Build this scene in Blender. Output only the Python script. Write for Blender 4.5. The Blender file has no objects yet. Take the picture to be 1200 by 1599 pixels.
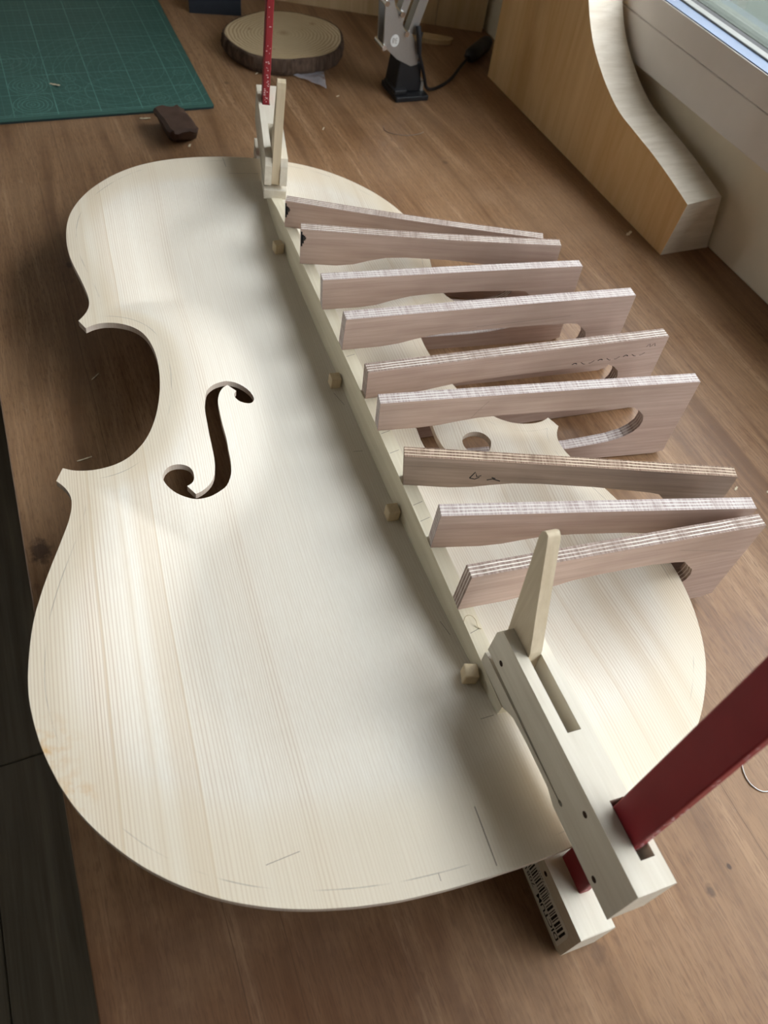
import bpy, bmesh, math, random
import numpy as np
from mathutils import Matrix, Vector, geometry, noise
random.seed(7)
S = bpy.context.scene
COL = S.collection
MM = 0.001

# ---------------------------------------------------------------- camera
cam_d = bpy.data.cameras.new('camera')
cam = bpy.data.objects.new('camera', cam_d)
COL.objects.link(cam)
cam_d.sensor_fit = 'VERTICAL'
cam_d.sensor_height = 36.0
cam_d.lens = 36.0 * 1200.0 / 1599.0
cam_d.clip_start = 0.01
cam_d.dof.use_dof = True
cam_d.dof.focus_distance = 0.56
cam_d.dof.aperture_fstop = 11.0
R = ((0.92090663, 0.23657047, -0.30978280), (-0.37376633, 0.76144160, -0.52962749), (0.11058729, 0.60352391, 0.78963874))
cam.matrix_world = Matrix([[*R[0], -0.13154], [*R[1], -0.04695], [*R[2], 0.49158], [0, 0, 0, 1]])
S.camera = cam

# ---------------------------------------------------------------- daylight and exposure
S.view_settings.view_transform = 'Standard'
S.view_settings.look = 'None'
S.view_settings.gamma = 1.0
S.view_settings.use_curve_mapping = False
S.view_settings.exposure = 0.0
S.cycles.use_denoising = True
S.cycles.max_bounces = 8
S.cycles.diffuse_bounces = 4
S.cycles.sample_clamp_indirect = 6.0
SKY = 17.3
world = bpy.data.worlds.new('overcast_sky')
S.world = world
world.use_nodes = True
bg = world.node_tree.nodes['Background']
bg.inputs['Color'].default_value = (0.92, 0.955, 1.03, 1)
bg.inputs['Strength'].default_value = SKY
WIN = dict(y0=-2300, y1=900, z0=205, z1=1050)      # the glazed opening in the right wall, mm
pl = bpy.data.lights.new('sky_portal', 'AREA')
pl.shape = 'RECTANGLE'
pl.size = (WIN['z1'] - WIN['z0']) * MM
pl.size_y = (WIN['y1'] - WIN['y0']) * MM
pl.cycles.is_portal = True
po = bpy.data.objects.new('sky_portal', pl)
COL.objects.link(po)
po.location = (0.66, (WIN['y0'] + WIN['y1']) / 2 * MM, (WIN['z0'] + WIN['z1']) / 2 * MM)
po.rotation_euler = (0, math.pi / 2, 0)

FILL_WIN = dict(x0=-1400, x1=-980, z0=300, z1=900)      # unseen opening added in the back wall for fill light, left of the bench
p2 = bpy.data.lights.new('sky_portal', 'AREA')
p2.shape = 'RECTANGLE'
p2.size = (FILL_WIN['x1'] - FILL_WIN['x0']) * MM
p2.size_y = (FILL_WIN['z1'] - FILL_WIN['z0']) * MM
p2.cycles.is_portal = True
po2 = bpy.data.objects.new('sky_portal', p2)
COL.objects.link(po2)
po2.location = ((FILL_WIN['x0'] + FILL_WIN['x1']) / 2 * MM, 1.535, (FILL_WIN['z0'] + FILL_WIN['z1']) / 2 * MM)
po2.rotation_euler = (-math.pi / 2, 0, 0)

# ---------------------------------------------------------------- helpers
def tag(o, label=None, cat=None, group=None, kind=None):
    if label: o['label'] = label
    if cat: o['category'] = cat
    if group: o['group'] = group
    if kind: o['kind'] = kind
    return o

def empty(name, loc=(0, 0, 0), rz=0, mat=None):
    o = bpy.data.objects.new(name, None)
    o.empty_display_size = 0.02
    COL.objects.link(o)
    if mat is not None: o.matrix_world = mat
    else:
        o.location = [c * MM for c in loc]
        o.rotation_euler = (0, 0, rz)
    return o

class MB:
    """collects geometry in millimetres"""
    def __init__(s): s.v, s.f, s.m = [], [], []
    def add(s, vs, fs, mi=0, xf=None):
        b = len(s.v)
        s.v += [tuple(xf(*p)) if xf else tuple(p) for p in vs]
        s.f += [tuple(b + i for i in f) for f in fs]
        s.m += [mi] * len(fs)
        return s
    def box(s, x0, x1, y0, y1, z0, z1, mi=0, xf=None):
        v = [(x, y, z) for z in (z0, z1) for y in (y0, y1) for x in (x0, x1)]
        return s.add(v, [(0, 2, 3, 1), (4, 5, 7, 6), (0, 1, 5, 4), (2, 6, 7, 3), (0, 4, 6, 2), (1, 3, 7, 5)], mi, xf)
    def prism(s, poly, a0, a1, xf, mside=0, mcap=0):
        """poly (u,v) extruded along w from a0 to a1; xf(u,v,w) -> xyz"""
        n = len(poly)
        ar = sum(poly[i][0] * poly[(i + 1) % n][1] - poly[(i + 1) % n][0] * poly[i][1] for i in range(n))
        if ar < 0: poly = poly[::-1]
        v = [(u, w, a0) for u, w in poly] + [(u, w, a1) for u, w in poly]
        s.add(v, [tuple(range(n))[::-1], tuple(range(n, 2 * n))], mcap, xf)
        s.add(v, [(i, (i + 1) % n, n + (i + 1) % n, n + i) for i in range(n)], mside, xf)
        return s
    def tube(s, pts, r, seg=8, mi=0, xf=None, close=False):
        pts = [Vector(p) for p in pts]
        n = len(pts)
        rr = r if isinstance(r, (list, tuple)) else [r] * n
        vs = []
        ref = Vector((0.13, 0.31, 0.94))
        for i, p in enumerate(pts):
            d = (pts[(i + 1) % n] - pts[i - 1]) if close else (pts[min(i + 1, n - 1)] - pts[max(i - 1, 0)])
            d.normalize()
            a = d.cross(ref)
            if a.length < 1e-3: a = d.cross(Vector((1, 0, 0)))
            a.normalize()
            b = d.cross(a)
            vs += [tuple(p + (a * math.cos(t) + b * math.sin(t)) * rr[i]) for t in [2 * math.pi * k / seg for k in range(seg)]]
        fs = []
        for i in range(n if close else n - 1):
            j = (i + 1) % n
            fs += [(i * seg + k, i * seg + (k + 1) % seg, j * seg + (k + 1) % seg, j * seg + k) for k in range(seg)]
        if not close: fs += [tuple(range(seg))[::-1], tuple((n - 1) * seg + k for k in range(seg))]
        return s.add(vs, fs, mi, xf)
    def ribbon(s, pts, w, up, mi=0, th=0.12):
        """a flat drawn line of width w lying on a surface with normal up"""
        pts = [Vector(p) for p in pts]; up = Vector(up).normalized()
        vs = []
        for i, p in enumerate(pts):
            d = pts[min(i + 1, len(pts) - 1)] - pts[max(i - 1, 0)]
            a = d.cross(up).normalized() * w * .5
            vs += [tuple(p + a + up * th), tuple(p - a + up * th)]
        return s.add(vs, [(2 * i, 2 * i + 1, 2 * i + 3, 2 * i + 2) for i in range(len(pts) - 1)], mi)
    def build(s, name, mats, parent=None, smooth=None, bevel=0, seg=2, xf=None):
        me = bpy.data.meshes.new(name)
        me.from_pydata([tuple(c * MM for c in (xf(*p) if xf else p)) for p in s.v], [], s.f)
        mats = mats if isinstance(mats, (list, tuple)) else [mats]
        for m in mats: me.materials.append(m)
        me.polygons.foreach_set('material_index', s.m)
        bm = bmesh.new(); bm.from_mesh(me)
        bmesh.ops.recalc_face_normals(bm, faces=bm.faces)
        bm.to_mesh(me); bm.free()
        if smooth is not None:
            me.polygons.foreach_set('use_smooth', [True] * len(me.polygons))
            me.set_sharp_from_angle(angle=math.radians(smooth))
        me.update()
        o = bpy.data.objects.new(name, me)
        COL.objects.link(o)
        if parent: o.parent = parent
        if bevel:
            md = o.modifiers.new('bevel', 'BEVEL')
            md.width = bevel * MM; md.segments = seg; md.limit_method = 'ANGLE'; md.angle_limit = math.radians(50)
        return o

def catmull(pts, sub, corners=(), closed=False):
    n = len(pts); out = []
    P = [Vector(p) for p in pts]
    rng = range(n if closed else n - 1)
    for i in rng:
        j = (i + 1) % n
        a = P[i - 1] if (closed or i > 0) else P[i]
        d = P[(j + 1) % n] if (closed or j < n - 1) else P[j]
        if i in corners: a = P[i] * 2 - P[j] if False else P[i]
        if j in corners: d = P[j]
        for k in range(sub):
            t = k / sub
            m0 = (P[j] - a) * .5; m1 = (d - P[i]) * .5
            out.append(tuple((2*t**3-3*t*t+1)*P[i] + (t**3-2*t*t+t)*m0 + (-2*t**3+3*t*t)*P[j] + (t**3-t*t)*m1))
    if not closed: out.append(tuple(P[-1]))
    return out

# ---------------------------------------------------------------- materials
class NT:
    def __init__(s, name, rough=0.6, spec=0.3, metal=0):
        s.mat = bpy.data.materials.new(name); s.mat.use_nodes = True
        s.t = s.mat.node_tree; s.n = s.t.nodes; s.b = s.n['Principled BSDF']
        s.b.inputs['Roughness'].default_value = rough
        s.b.inputs['Specular IOR Level'].default_value = spec
        s.b.inputs['Metallic'].default_value = metal
        s._tc = None
    def set(s, sock, v):
        if isinstance(v, bpy.types.NodeSocket): s.t.links.new(v, sock)
        elif isinstance(v, (tuple, list)) and len(v) == 3 and sock.type == 'RGBA': sock.default_value = (*v, 1)
        else: sock.default_value = v
    def obj(s):
        if s._tc is None: s._tc = s.n.new('ShaderNodeTexCoord')
        return s._tc.outputs['Object']
    def mapped(s, scale=(1, 1, 1), rot=(0, 0, 0), loc=(0, 0, 0), src=None):
        m = s.n.new('ShaderNodeMapping')
        s.t.links.new(src or s.obj(), m.inputs['Vector'])
        m.inputs['Scale'].default_value = scale; m.inputs['Rotation'].default_value = rot; m.inputs['Location'].default_value = loc
        return m.outputs['Vector']
    def xyz(s, src=None):
        m = s.n.new('ShaderNodeSeparateXYZ'); s.t.links.new(src or s.obj(), m.inputs[0]); return m.outputs
    def comb(s, x=0, y=0, z=0):
        m = s.n.new('ShaderNodeCombineXYZ')
        for i, q in enumerate((x, y, z)): s.set(m.inputs[i], q)
        return m.outputs[0]
    def math(s, op, a, b=0.0, c=0.0, clamp=False):
        m = s.n.new('ShaderNodeMath'); m.operation = op; m.use_clamp = clamp
        s.set(m.inputs[0], a); s.set(m.inputs[1], b); s.set(m.inputs[2], c)
        return m.outputs[0]
    def noise(s, vec, scale=1, detail=4, rough=.55, dist=0):
        m = s.n.new('ShaderNodeTexNoise'); s.t.links.new(vec, m.inputs['Vector'])
        m.inputs['Scale'].default_value = scale; m.inputs['Detail'].default_value = detail
        m.inputs['Roughness'].default_value = rough; m.inputs['Distortion'].default_value = dist
        return m.outputs['Fac']
    def ramp(s, fac, stops):
        m = s.n.new('ShaderNodeValToRGB'); s.set(m.inputs[0], fac)
        e = m.color_ramp.elements
        while len(e) < len(stops): e.new(0.5)
        for k, (p, c) in enumerate(stops):
            e[k].position = p; e[k].color = (*c, 1) if isinstance(c, (tuple, list)) else (c, c, c, 1)
        return m.outputs['Color']
    def mix(s, fac, a, b, op='MIX'):
        m = s.n.new('ShaderNodeMix'); m.data_type = 'RGBA'; m.blend_type = op
        s.set(m.inputs[0], fac); s.set(m.inputs[6], a); s.set(m.inputs[7], b)
        return m.outputs[2]
    def band(s, v, c, w, soft):
        """1 where |v-c| < w with a soft edge"""
        d = s.math('ABSOLUTE', s.math('SUBTRACT', v, c))
        return s.math('SUBTRACT', 1.0, s.math('DIVIDE', s.math('SUBTRACT', d, w), soft), clamp=True)
    def attr(s, name):
        m = s.n.new('ShaderNodeAttribute'); m.attribute_name = name; return m.outputs['Fac']
    def bump(s, h, strength=.2, dist=.001):
        m = s.n.new('ShaderNodeBump'); m.inputs['Strength'].default_value = strength; m.inputs['Distance'].default_value = dist
        s.t.links.new(h, m.inputs['Height']); s.t.links.new(m.outputs[0], s.b.inputs['Normal'])
    def color(s, c): s.set(s.b.inputs['Base Color'], c); return s

def flat(name, c, rough=.5, spec=.3, metal=0, var=.12, scale=120):
    m = NT(name, rough, spec, metal)
    n = m.noise(m.obj(), scale, 4)
    m.color(m.mix(n, tuple(x * (1 - var) for x in c), tuple(min(1, x * (1 + var)) for x in c)))
    return m.mat

def wood(name, c1, c2, along='y', across=60, stretch=.06, fine=500, rough=.55, spec=.3, bump=.15, blotch=.0, cb=None, streak=.5):
    m = NT(name, rough, spec)
    ax = 'xyz'.index(along)
    sc = [1, 1, 1]; sc[ax] = stretch
    v = m.mapped(tuple(sc))
    a = m.noise(v, across, 5, .6, .6)
    sc2 = [1, 1, 1]; sc2[ax] = stretch * .35
    b = m.noise(m.mapped(tuple(sc2)), fine, 3, .6)
    f = m.math('ADD', m.math('MULTIPLY', a, 1 - streak * .5), m.math('MULTIPLY', b, streak * .5))
    c = m.ramp(f, [(.3, c1), (.7, c2)])
    if blotch:
        c = m.mix(m.math('MULTIPLY', m.ramp(m.noise(m.obj(), 9, 4), [(.45, 0.), (.75, 1.)]), blotch), c, cb or c1)
    m.color(c)
    if bump: m.bump(b, bump, .0004)
    return m.mat
def m_spruce(end=False):
    m = NT('spruce_end' if end else 'spruce', .5, .35)
    o = m.xyz()
    x, y = o[0], o[1]
    wob = m.noise(m.mapped((1, .12, 0)), 14, 3)
    xw = m.math('ADD', x, m.math('MULTIPLY', m.math('SUBTRACT', wob, .5), .010))
    # ring spacing changes slowly across the width
    ph = m.math('ADD', m.math('MULTIPLY', xw, 2 * math.pi / .00195), m.math('MULTIPLY', m.noise(m.comb(xw, 0, 0), 55, 4), 26))
    w = m.math('ADD', m.math('MULTIPLY', m.math('SINE', ph), .5), .5)
    w = m.math('POWER', w, 3.0)
    wide = m.noise(m.comb(m.math('ADD', xw, .37), 0, 0), 30, 3)
    ax = m.math('ABSOLUTE', x)
    outer = m.math('ADD', m.math('MULTIPLY', m.math('DIVIDE', ax, .22), .85), .16, clamp=True)
    amt = m.math('MULTIPLY', m.math('MULTIPLY', w, outer), m.math('ADD', m.math('MULTIPLY', m.math('SUBTRACT', wide, .3), 2.0), .15, clamp=True))
    fib = m.noise(m.mapped((1, .02, 1)), 900, 3)
    base = m.mix(fib, (.72, .655, .555), (.83, .78, .690))
    tint = m.ramp(wide, [(.35, 0.), (.75, .55)])
    base = m.mix(m.math('MULTIPLY', tint, outer), base, (.66, .51, .37))
    c = m.mix(m.math('MULTIPLY', amt, 1.0, clamp=True), base, (.46, .33, .22))
    # a few broad reddish bands and single dark year rings
    for bx, bw, bs, k in ((-.1435, .0025, .006, .24), (-.1765, .0003, .0006, .55), (-.137, .0003, .0006, .4), (.153, .003, .006, .24), (.171, .001, .004, .22), (-.158, .0005, .003, .2), (.128, .0005, .002, .2)):
        c = m.mix(m.math('MULTIPLY', m.band(xw, bx, bw, bs), k), c, (.53, .38, .22))
    if end:
        c = m.mix(.55, c, (.42, .30, .24))
        m.color(c)
        return m.mat
    hol = m.attr('hollow'); edge = m.attr('edge')
    c = m.mix(m.math('MULTIPLY', m.math('SUBTRACT', 1.0, hol), .42), c, (.70, .57, .39))
    # pencil line drawn 8.5 mm inside the edge, broken in places
    brk = m.ramp(m.noise(m.obj(), 28, 3), [(.46, 0.), (.62, 1.)])
    ln = m.math('MULTIPLY', m.band(edge, 8.5, .16, .25), brk)
    c = m.mix(m.math('MULTIPLY', ln, .55), c, (.25, .21, .17))
    # orange glue stain by the left edge of the lower bout
    def spot(px, py, r):
        d = m.n.new('ShaderNodeVectorMath'); d.operation = 'DISTANCE'
        m.t.links.new(m.comb(x, y, 0), d.inputs[0]); d.inputs[1].default_value = (px, py, 0)
        return m.math('SUBTRACT', 1.0, m.math('DIVIDE', d.outputs['Value'], r), clamp=True)
    st = m.math('MAXIMUM', spot(-.211, .122, .022), spot(-.200, .096, .016))
    st = m.math('MULTIPLY', st, m.ramp(m.noise(m.obj(), 130, 4), [(.45, 0.), (.68, 1.)]))
    c = m.mix(m.math('MULTIPLY', st, .8), c, (.62, .36, .13))
    m.color(c)
    m.bump(m.math('ADD', m.math('MULTIPLY', w, .4), fib), .10, .0003)
    return m.mat

def m_ply_edge(name, dark, light, white):
    """cut edge of the plywood clamps: plies stacked through the thickness (local y)"""
    m = NT(name, .7, .2)
    o = m.xyz()
    y = m.math('MULTIPLY', o[1], 1000.0)
    wob = m.math('MULTIPLY', m.math('SUBTRACT', m.noise(m.mapped((1, 1, 1)), 60, 3), .5), 1.1)
    y = m.math('ADD', y, wob)
    saw = m.noise(m.mapped((1, .10, .3)), 750, 2, .6)
    c = m.mix(m.ramp(saw, [(.35, 0.), (.65, 1.)]), dark, light)
    ln = None
    for k in (2.3, 5.0, 7.7):
        b = m.band(y, k, .26, .26)
        ln = b if ln is None else m.math('MAXIMUM', ln, b)
    brk = m.ramp(m.noise(m.mapped((1, .2, .2)), 70, 3), [(.3, .25), (.55, 1.)])
    c = m.mix(m.math('MULTIPLY', ln, brk), c, white)
    m.color(c)
    m.bump(saw, .35, .0006)
    return m.mat

def m_bench():
    m = NT('bench_veneer', .40, .27)
    v = m.mapped((1, .07, 1))
    wv = m.noise(m.mapped((1, .25, 1)), 3.0, 3, .5, .3)
    xw = m.math('ADD', m.xyz()[0], m.math('MULTIPLY', wv, .16))
    rings = m.noise(m.comb(xw, m.math('MULTIPLY', m.xyz()[1], .03), 0), 46, 4, .6)
    fib = m.noise(m.mapped((1, .035, 1)), 420, 3, .65)
    pore = m.noise(m.mapped((1, .10, 1)), 900, 2)
    c = m.ramp(rings, [(.36, (.165, .080, .035)), (.46, (.27, .145, .070)), (.56, (.31, .172, .086)), (.66, (.41, .248, .138))])
    c = m.mix(m.math('MULTIPLY', m.ramp(fib, [(.42, 0.), (.60, 1.)]), .55), c, (.17, .085, .042))
    c = m.mix(m.math('MULTIPLY', m.ramp(pore, [(.53, 0.), (.62, 1.)]), .55), c, (.14, .07, .035))
    blot = m.ramp(m.noise(m.obj(), 7, 5, .6), [(.42, 0.), (.68, 1.)])
    c = m.mix(m.math('MULTIPLY', blot, .35), c, (.42, .27, .16))
    dirt = m.ramp(m.noise(m.obj(), 38, 5, .7), [(.62, 0.), (.74, 1.)])
    c = m.mix(m.math('MULTIPLY', dirt, .30), c, (.10, .055, .03))
    scuff = m.ramp(m.noise(m.mapped((1, .4, 1), loc=(3, 1, 0)), 55, 5, .7), [(.66, 0.), (.76, 1.)])
    c = m.mix(m.math('MULTIPLY', scuff, .25), c, (.60, .47, .34))
    o = m.xyz()
    # knots, dents and burn marks at their places on the top
    for (px, py, r, k) in ((-.196, .325, .009, .8), (.058, -.030, .0030, .9), (.165, -.042, .0016, .8), (.145, -.049, .0035, .6), (.060, -.052, .006, .3), (.385, .112, .0030, .6), (.255, .170, .003, .5), (-.120, .060, .003, .6), (.13, 1.02, .004, .4), (.345, .775, .004, .35), (-.125, .665, .004, .6), (-.075, .62, .003, .6), (-.15, .37, .004, .5), (.06, .905, .003, .6)):
        d = m.n.new('ShaderNodeVectorMath'); d.operation = 'DISTANCE'
        m.t.links.new(m.comb(o[0], m.math('MULTIPLY', o[1], .7), 0), d.inputs[0]); d.inputs[1].default_value = (px, py * .7, 0)
        dd = m.math('ADD', d.outputs['Value'], m.math('MULTIPLY', m.math('SUBTRACT', m.noise(m.obj(), 180, 3), .5), r * 1.2))
        f = m.math('SUBTRACT', 1.0, m.math('DIVIDE', m.math('SUBTRACT', dd, r * .5), r * .5), clamp=True)
        c = m.mix(m.math('MULTIPLY', f, k), c, (.045, .025, .018))
    # dark blotches and painted shade over the near left corner of the top
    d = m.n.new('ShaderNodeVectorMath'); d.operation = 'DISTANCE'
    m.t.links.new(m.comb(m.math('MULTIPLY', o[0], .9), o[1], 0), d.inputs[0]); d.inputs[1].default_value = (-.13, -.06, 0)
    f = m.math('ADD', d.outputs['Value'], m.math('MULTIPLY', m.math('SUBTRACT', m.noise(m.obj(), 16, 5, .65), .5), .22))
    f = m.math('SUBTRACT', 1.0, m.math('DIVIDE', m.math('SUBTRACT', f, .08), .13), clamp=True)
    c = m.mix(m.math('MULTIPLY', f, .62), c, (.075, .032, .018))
    # veneer joints running the length of the bench
    jo = None
    for jx in (.1925, -.134, -.105, .43):
        b = m.band(m.math('ADD', o[0], m.math('MULTIPLY', m.math('SUBTRACT', m.noise(m.mapped((0, 1, 0)), 9, 2), .5), .003)), jx, .00012, .0003)
        jo = b if jo is None else m.math('MAXIMUM', jo, b)
    c = m.mix(m.math('MULTIPLY', jo, .55), c, (.07, .035, .02))
    m.color(c)
    m.set(m.b.inputs['Roughness'], m.math('ADD', m.math('MULTIPLY', blot, .16), .36))
    m.bump(m.math('ADD', fib, m.math('MULTIPLY', pore, .5)), .12, .0005)
    return m.mat

def m_mat_green():
    m = NT('cutting_mat_green', .55, .3)
    o = m.xyz()
    x = m.math('MULTIPLY', o[0], 1000.0); y = m.math('MULTIPLY', o[1], 1000.0)
    c = m.mix(m.noise(m.obj(), 60, 4), (.030, .095, .078), (.045, .125, .105))
    def grid(step, w, off=8.0):
        g = None
        for q, of in ((x, 8.0), (y, 16.0)):
            fr = m.math('FRACT', m.math('DIVIDE', m.math('SUBTRACT', q, of - step * .5 + step * 400 * 0), step))
            d = m.math('MULTIPLY', m.math('ABSOLUTE', m.math('SUBTRACT', fr, .5)), step)
            b = m.math('SUBTRACT', 1.0, m.math('DIVIDE', m.math('SUBTRACT', d, w), .35), clamp=True)
            g = b if g is None else m.math('MAXIMUM', g, b)
        return g
    inside = m.math('MULTIPLY', m.math('LESS_THAN', x, 88.0), m.math('GREATER_THAN', y, 962.0))
    line = (.17, .42, .36)
    wear = m.ramp(m.noise(m.obj(), 25, 4), [(.3, .25), (.7, 1.)])
    c = m.mix(m.math('MULTIPLY', m.math('MULTIPLY', grid(10, .12), inside), .20), c, line)
    c = m.mix(m.math('MULTIPLY', m.math('MULTIPLY', m.math('MULTIPLY', grid(50, .30), inside), wear), .75), c, line)
    brd = m.math('MAXIMUM', m.math('MULTIPLY', m.band(x, 88.0, .2, .3), m.math('GREATER_THAN', y, 962.0)), m.math('MULTIPLY', m.band(y, 962.0, .2, .3), m.math('LESS_THAN', x, 88.0)))
    c = m.mix(m.math('MULTIPLY', brd, .6), c, line)
    # printed circles, arcs and angle lines
    def rings(cx, cy, step, rmax, k):
        nonlocal c
        d = m.math('SQRT', m.math('ADD', m.math('POWER', m.math('SUBTRACT', x, cx), 2.0), m.math('POWER', m.math('SUBTRACT', y, cy), 2.0)))
        fr = m.math('ABSOLUTE', m.math('SUBTRACT', m.math('FRACT', m.math('DIVIDE', d, step)), .5))
        b = m.math('SUBTRACT', 1.0, m.math('DIVIDE', m.math('SUBTRACT', m.math('MULTIPLY', fr, step), .22), .4), clamp=True)
        c = m.mix(m.math('MULTIPLY', m.math('MULTIPLY', b, m.math('LESS_THAN', d, rmax)), k), c, line)
    rings(-118, 990, 5, 24, .45); rings(-118, 1040, 5, 24, .40); rings(-68, 1052, 6, 13, .35); rings(-66, 1026, 6, 13, .35); rings(-66, 990, 8, 18, .3)
    rings(-140, 1110, 9, 42, .3); rings(34, 986, 5, 15, .3); rings(73, 1010, 5, 12, .3); rings(73, 1050, 5, 12, .3); rings(73, 1092, 5, 12, .25); rings(73, 980, 5, 12, .3); rings(-17, 1012, 24, 50, .3); rings(8, 1070, 14, 120, .22)
    for a, off in ((.7071, 700.0), (-.7071, 760.0), (.5, 830.0), (-.866, 610.0)):
        ln = m.band(m.math('ADD', m.math('MULTIPLY', x, a), m.math('MULTIPLY', y, math.sqrt(1 - a * a))), off, .15, .3)
        c = m.mix(m.math('MULTIPLY', m.math('MULTIPLY', ln, inside), .3), c, line)
    scr = m.ramp(m.noise(m.mapped((1, .05, 1), rot=(0, 0, .8)), 260, 2), [(.70, 0.), (.76, 1.)])
    c = m.mix(m.math('MULTIPLY', scr, .12), c, (.3, .42, .38))
    m.color(c)
    return m.mat

def m_slice():
    m = NT('tree_slice_wood', .7, .2)
    o = m.xyz()
    n = m.noise(m.obj(), 28, 3)
    d = m.math('SQRT', m.math('ADD', m.math('POWER', o[0], 2.0), m.math('POWER', m.math('MULTIPLY', o[1], 1.12), 2.0)))
    d = m.math('ADD', d, m.math('MULTIPLY', n, .012))
    w = m.math('ADD', m.math('MULTIPLY', m.math('SINE', m.math('MULTIPLY', d, 2 * math.pi / .0052)), .5), .5)
    w = m.math('POWER', w, 2.0)
    far = m.math('MULTIPLY', m.math('DIVIDE', d, .075), 1.0, clamp=True)
    base = m.mix(m.noise(m.obj(), 22, 4), (.52, .40, .235), (.66, .54, .36))
    c = m.mix(m.math('MULTIPLY', m.math('MULTIPLY', w, far), .8), base, (.32, .20, .10))
    for px, py, r in ((0, .004, .012), (.052, .030, .006), (-.045, .022, .005), (-.03, -.045, .003), (.03, .012, .002)):
        dd = m.n.new('ShaderNodeVectorMath'); dd.operation = 'DISTANCE'
        m.t.links.new(m.comb(o[0], o[1], 0), dd.inputs[0]); dd.inputs[1].default_value = (px, py, 0)
        f = m.math('SUBTRACT', 1.0, m.math('DIVIDE', dd.outputs['Value'], r), clamp=True)
        c = m.mix(m.math('MULTIPLY', f, .6), c, (.28, .15, .08))
    m.color(c)
    return m.mat

M = {}
M['spruce'] = m_spruce(); M['spruce_end'] = m_spruce(True)
M['bar'] = wood('bass_bar_spruce', (.66, .58, .42), (.80, .73, .57), 'y', 200, .03, 900, .55, .3, .1)
M['peg'] = wood('peg_wood', (.60, .47, .29), (.74, .61, .42), 'z', 200, .2, 700, .65, .2, .2)
M['hornbeam'] = wood('hornbeam', (.62, .55, .44), (.76, .70, .59), 'y', 120, .06, 700, .5, .35, .1)
M['lever_wood'] = wood('lever_wood', (.55, .44, .29), (.70, .59, .43), 'z', 120, .08, 700, .5, .35, .1)
M['red_paint'] = flat('red_enamel', (.27, .026, .032), .45, .2, 0, .15, 60)
M['ply_face'] = wood('okoume_face', (.42, .295, .235), (.63, .48, .405), 'x', 70, .10, 300, .65, .2, .3, .55, (.34, .24, .19), 1.2)
M['ply_face_grey'] = wood('weathered_ply_face', (.25, .19, .15), (.50, .385, .31), 'x', 70, .08, 300, .7, .2, .3, .7, (.20, .15, .12), 1.3)
M['ply_edge_pale'] = m_ply_edge('ply_edge_pale', (.40, .31, .285), (.62, .535, .505), (.80, .75, .70))
M['ply_edge_brown'] = m_ply_edge('ply_edge_brown', (.19, .115, .078), (.38, .26, .19), (.84, .69, .52))
M['ply_edge_mid'] = m_ply_edge('ply_edge_mid', (.26, .18, .145), (.42, .32, .275), (.88, .81, .72))
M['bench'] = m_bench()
M['bench_edge'] = wood('bench_edge', (.20, .12, .055), (.36, .24, .12), 'y', 60, .05, 400, .6, .25, .2)
M['mat_green'] = m_mat_green()
M['rubber'] = flat('mat_core', (.018, .03, .03), .7)
M['slice'] = m_slice()
M['bark'] = wood('bark', (.035, .022, .016), (.15, .10, .072), 'z', 130, .25, 500, .9, .1, .6)
M['rock'] = flat('dark_lump', (.075, .042, .030), .6, .3, 0, .4, 90)
M['black'] = flat('black_plastic', (.012, .012, .014), .45, .4)
M['blackcase'] = flat('blue_black_card', (.025, .03, .04), .6, .3)
M['steel'] = flat('brushed_aluminium', (.46, .45, .43), .40, .5, .85, .06, 300)
M['chrome'] = flat('chrome', (.75, .75, .75), .15, .5, 1, .03)
M['sticker'] = flat('white_sticker', (.72, .72, .70), .5, .3, 0, .03)
M['ink'] = flat('black_ink', (.012, .011, .012), .6, .2)
M['pencil'] = flat('pencil_lead', (.26, .21, .17), .6, .2)
M['paper'] = flat('label_paper', (.82, .79, .72), .5, .3, 0, .04)
M['fleck'] = flat('worn_metal', (.62, .42, .42), .4, .5)
M['hole'] = flat('pin_hole', (.05, .03, .02), .9, .1)
M['board'] = wood('pale_plywood', (.56, .39, .20), (.74, .56, .34), 'z', 45, .06, 300, .6, .25, .15)
M['arch'] = wood('shaped_block_face', (.72, .46, .20), (.88, .63, .34), 'z', 60, .08, 260, .6, .25, .15, .25, (.62, .38, .15))
M['arch_cut'] = wood('shaped_block_cut', (.62, .53, .42), (.80, .72, .61), 'x', 120, .15, 500, .7, .2, .3)
M['wall'] = flat('cream_wall', (.86, .78, .62), .85, .1, 0, .06, 30)
M['room'] = flat('room_paint', (.78, .72, .62), .9, .1, 0, .04, 5)
M['ceiling'] = flat('ceiling_paint', (.22, .20, .17), .9, .1, 0, .03, 5)
M['frame'] = flat('white_frame', (.86, .82, .78), .55, .3, 0, .03, 40)
M['alu'] = flat('window_track', (.17, .22, .32), .5, .3, .0, .04, 200)  # blue reflection of the sky painted into the track colour
M['lip'] = flat('track_lip', (.30, .30, .28), .6, .2)
M['gasket'] = flat('gasket', (.06, .06, .06), .7)
M['ledge'] = flat('outer_ledge', (.085, .095, .08), .9, .1, 0, .15, 20)
M['floor'] = wood('dark_floor', (.085, .070, .048), (.20, .165, .118), 'y', 40, .05, 260, .6, .25, .2)
M['sky_blocker'] = flat('sky_blocker_front', (.22, .20, .18), .9, .1, 0, .1, 2)
M['chip'] = flat('pale_shaving', (.74, .64, .46), .7, .2, 0, .1, 200)

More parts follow.
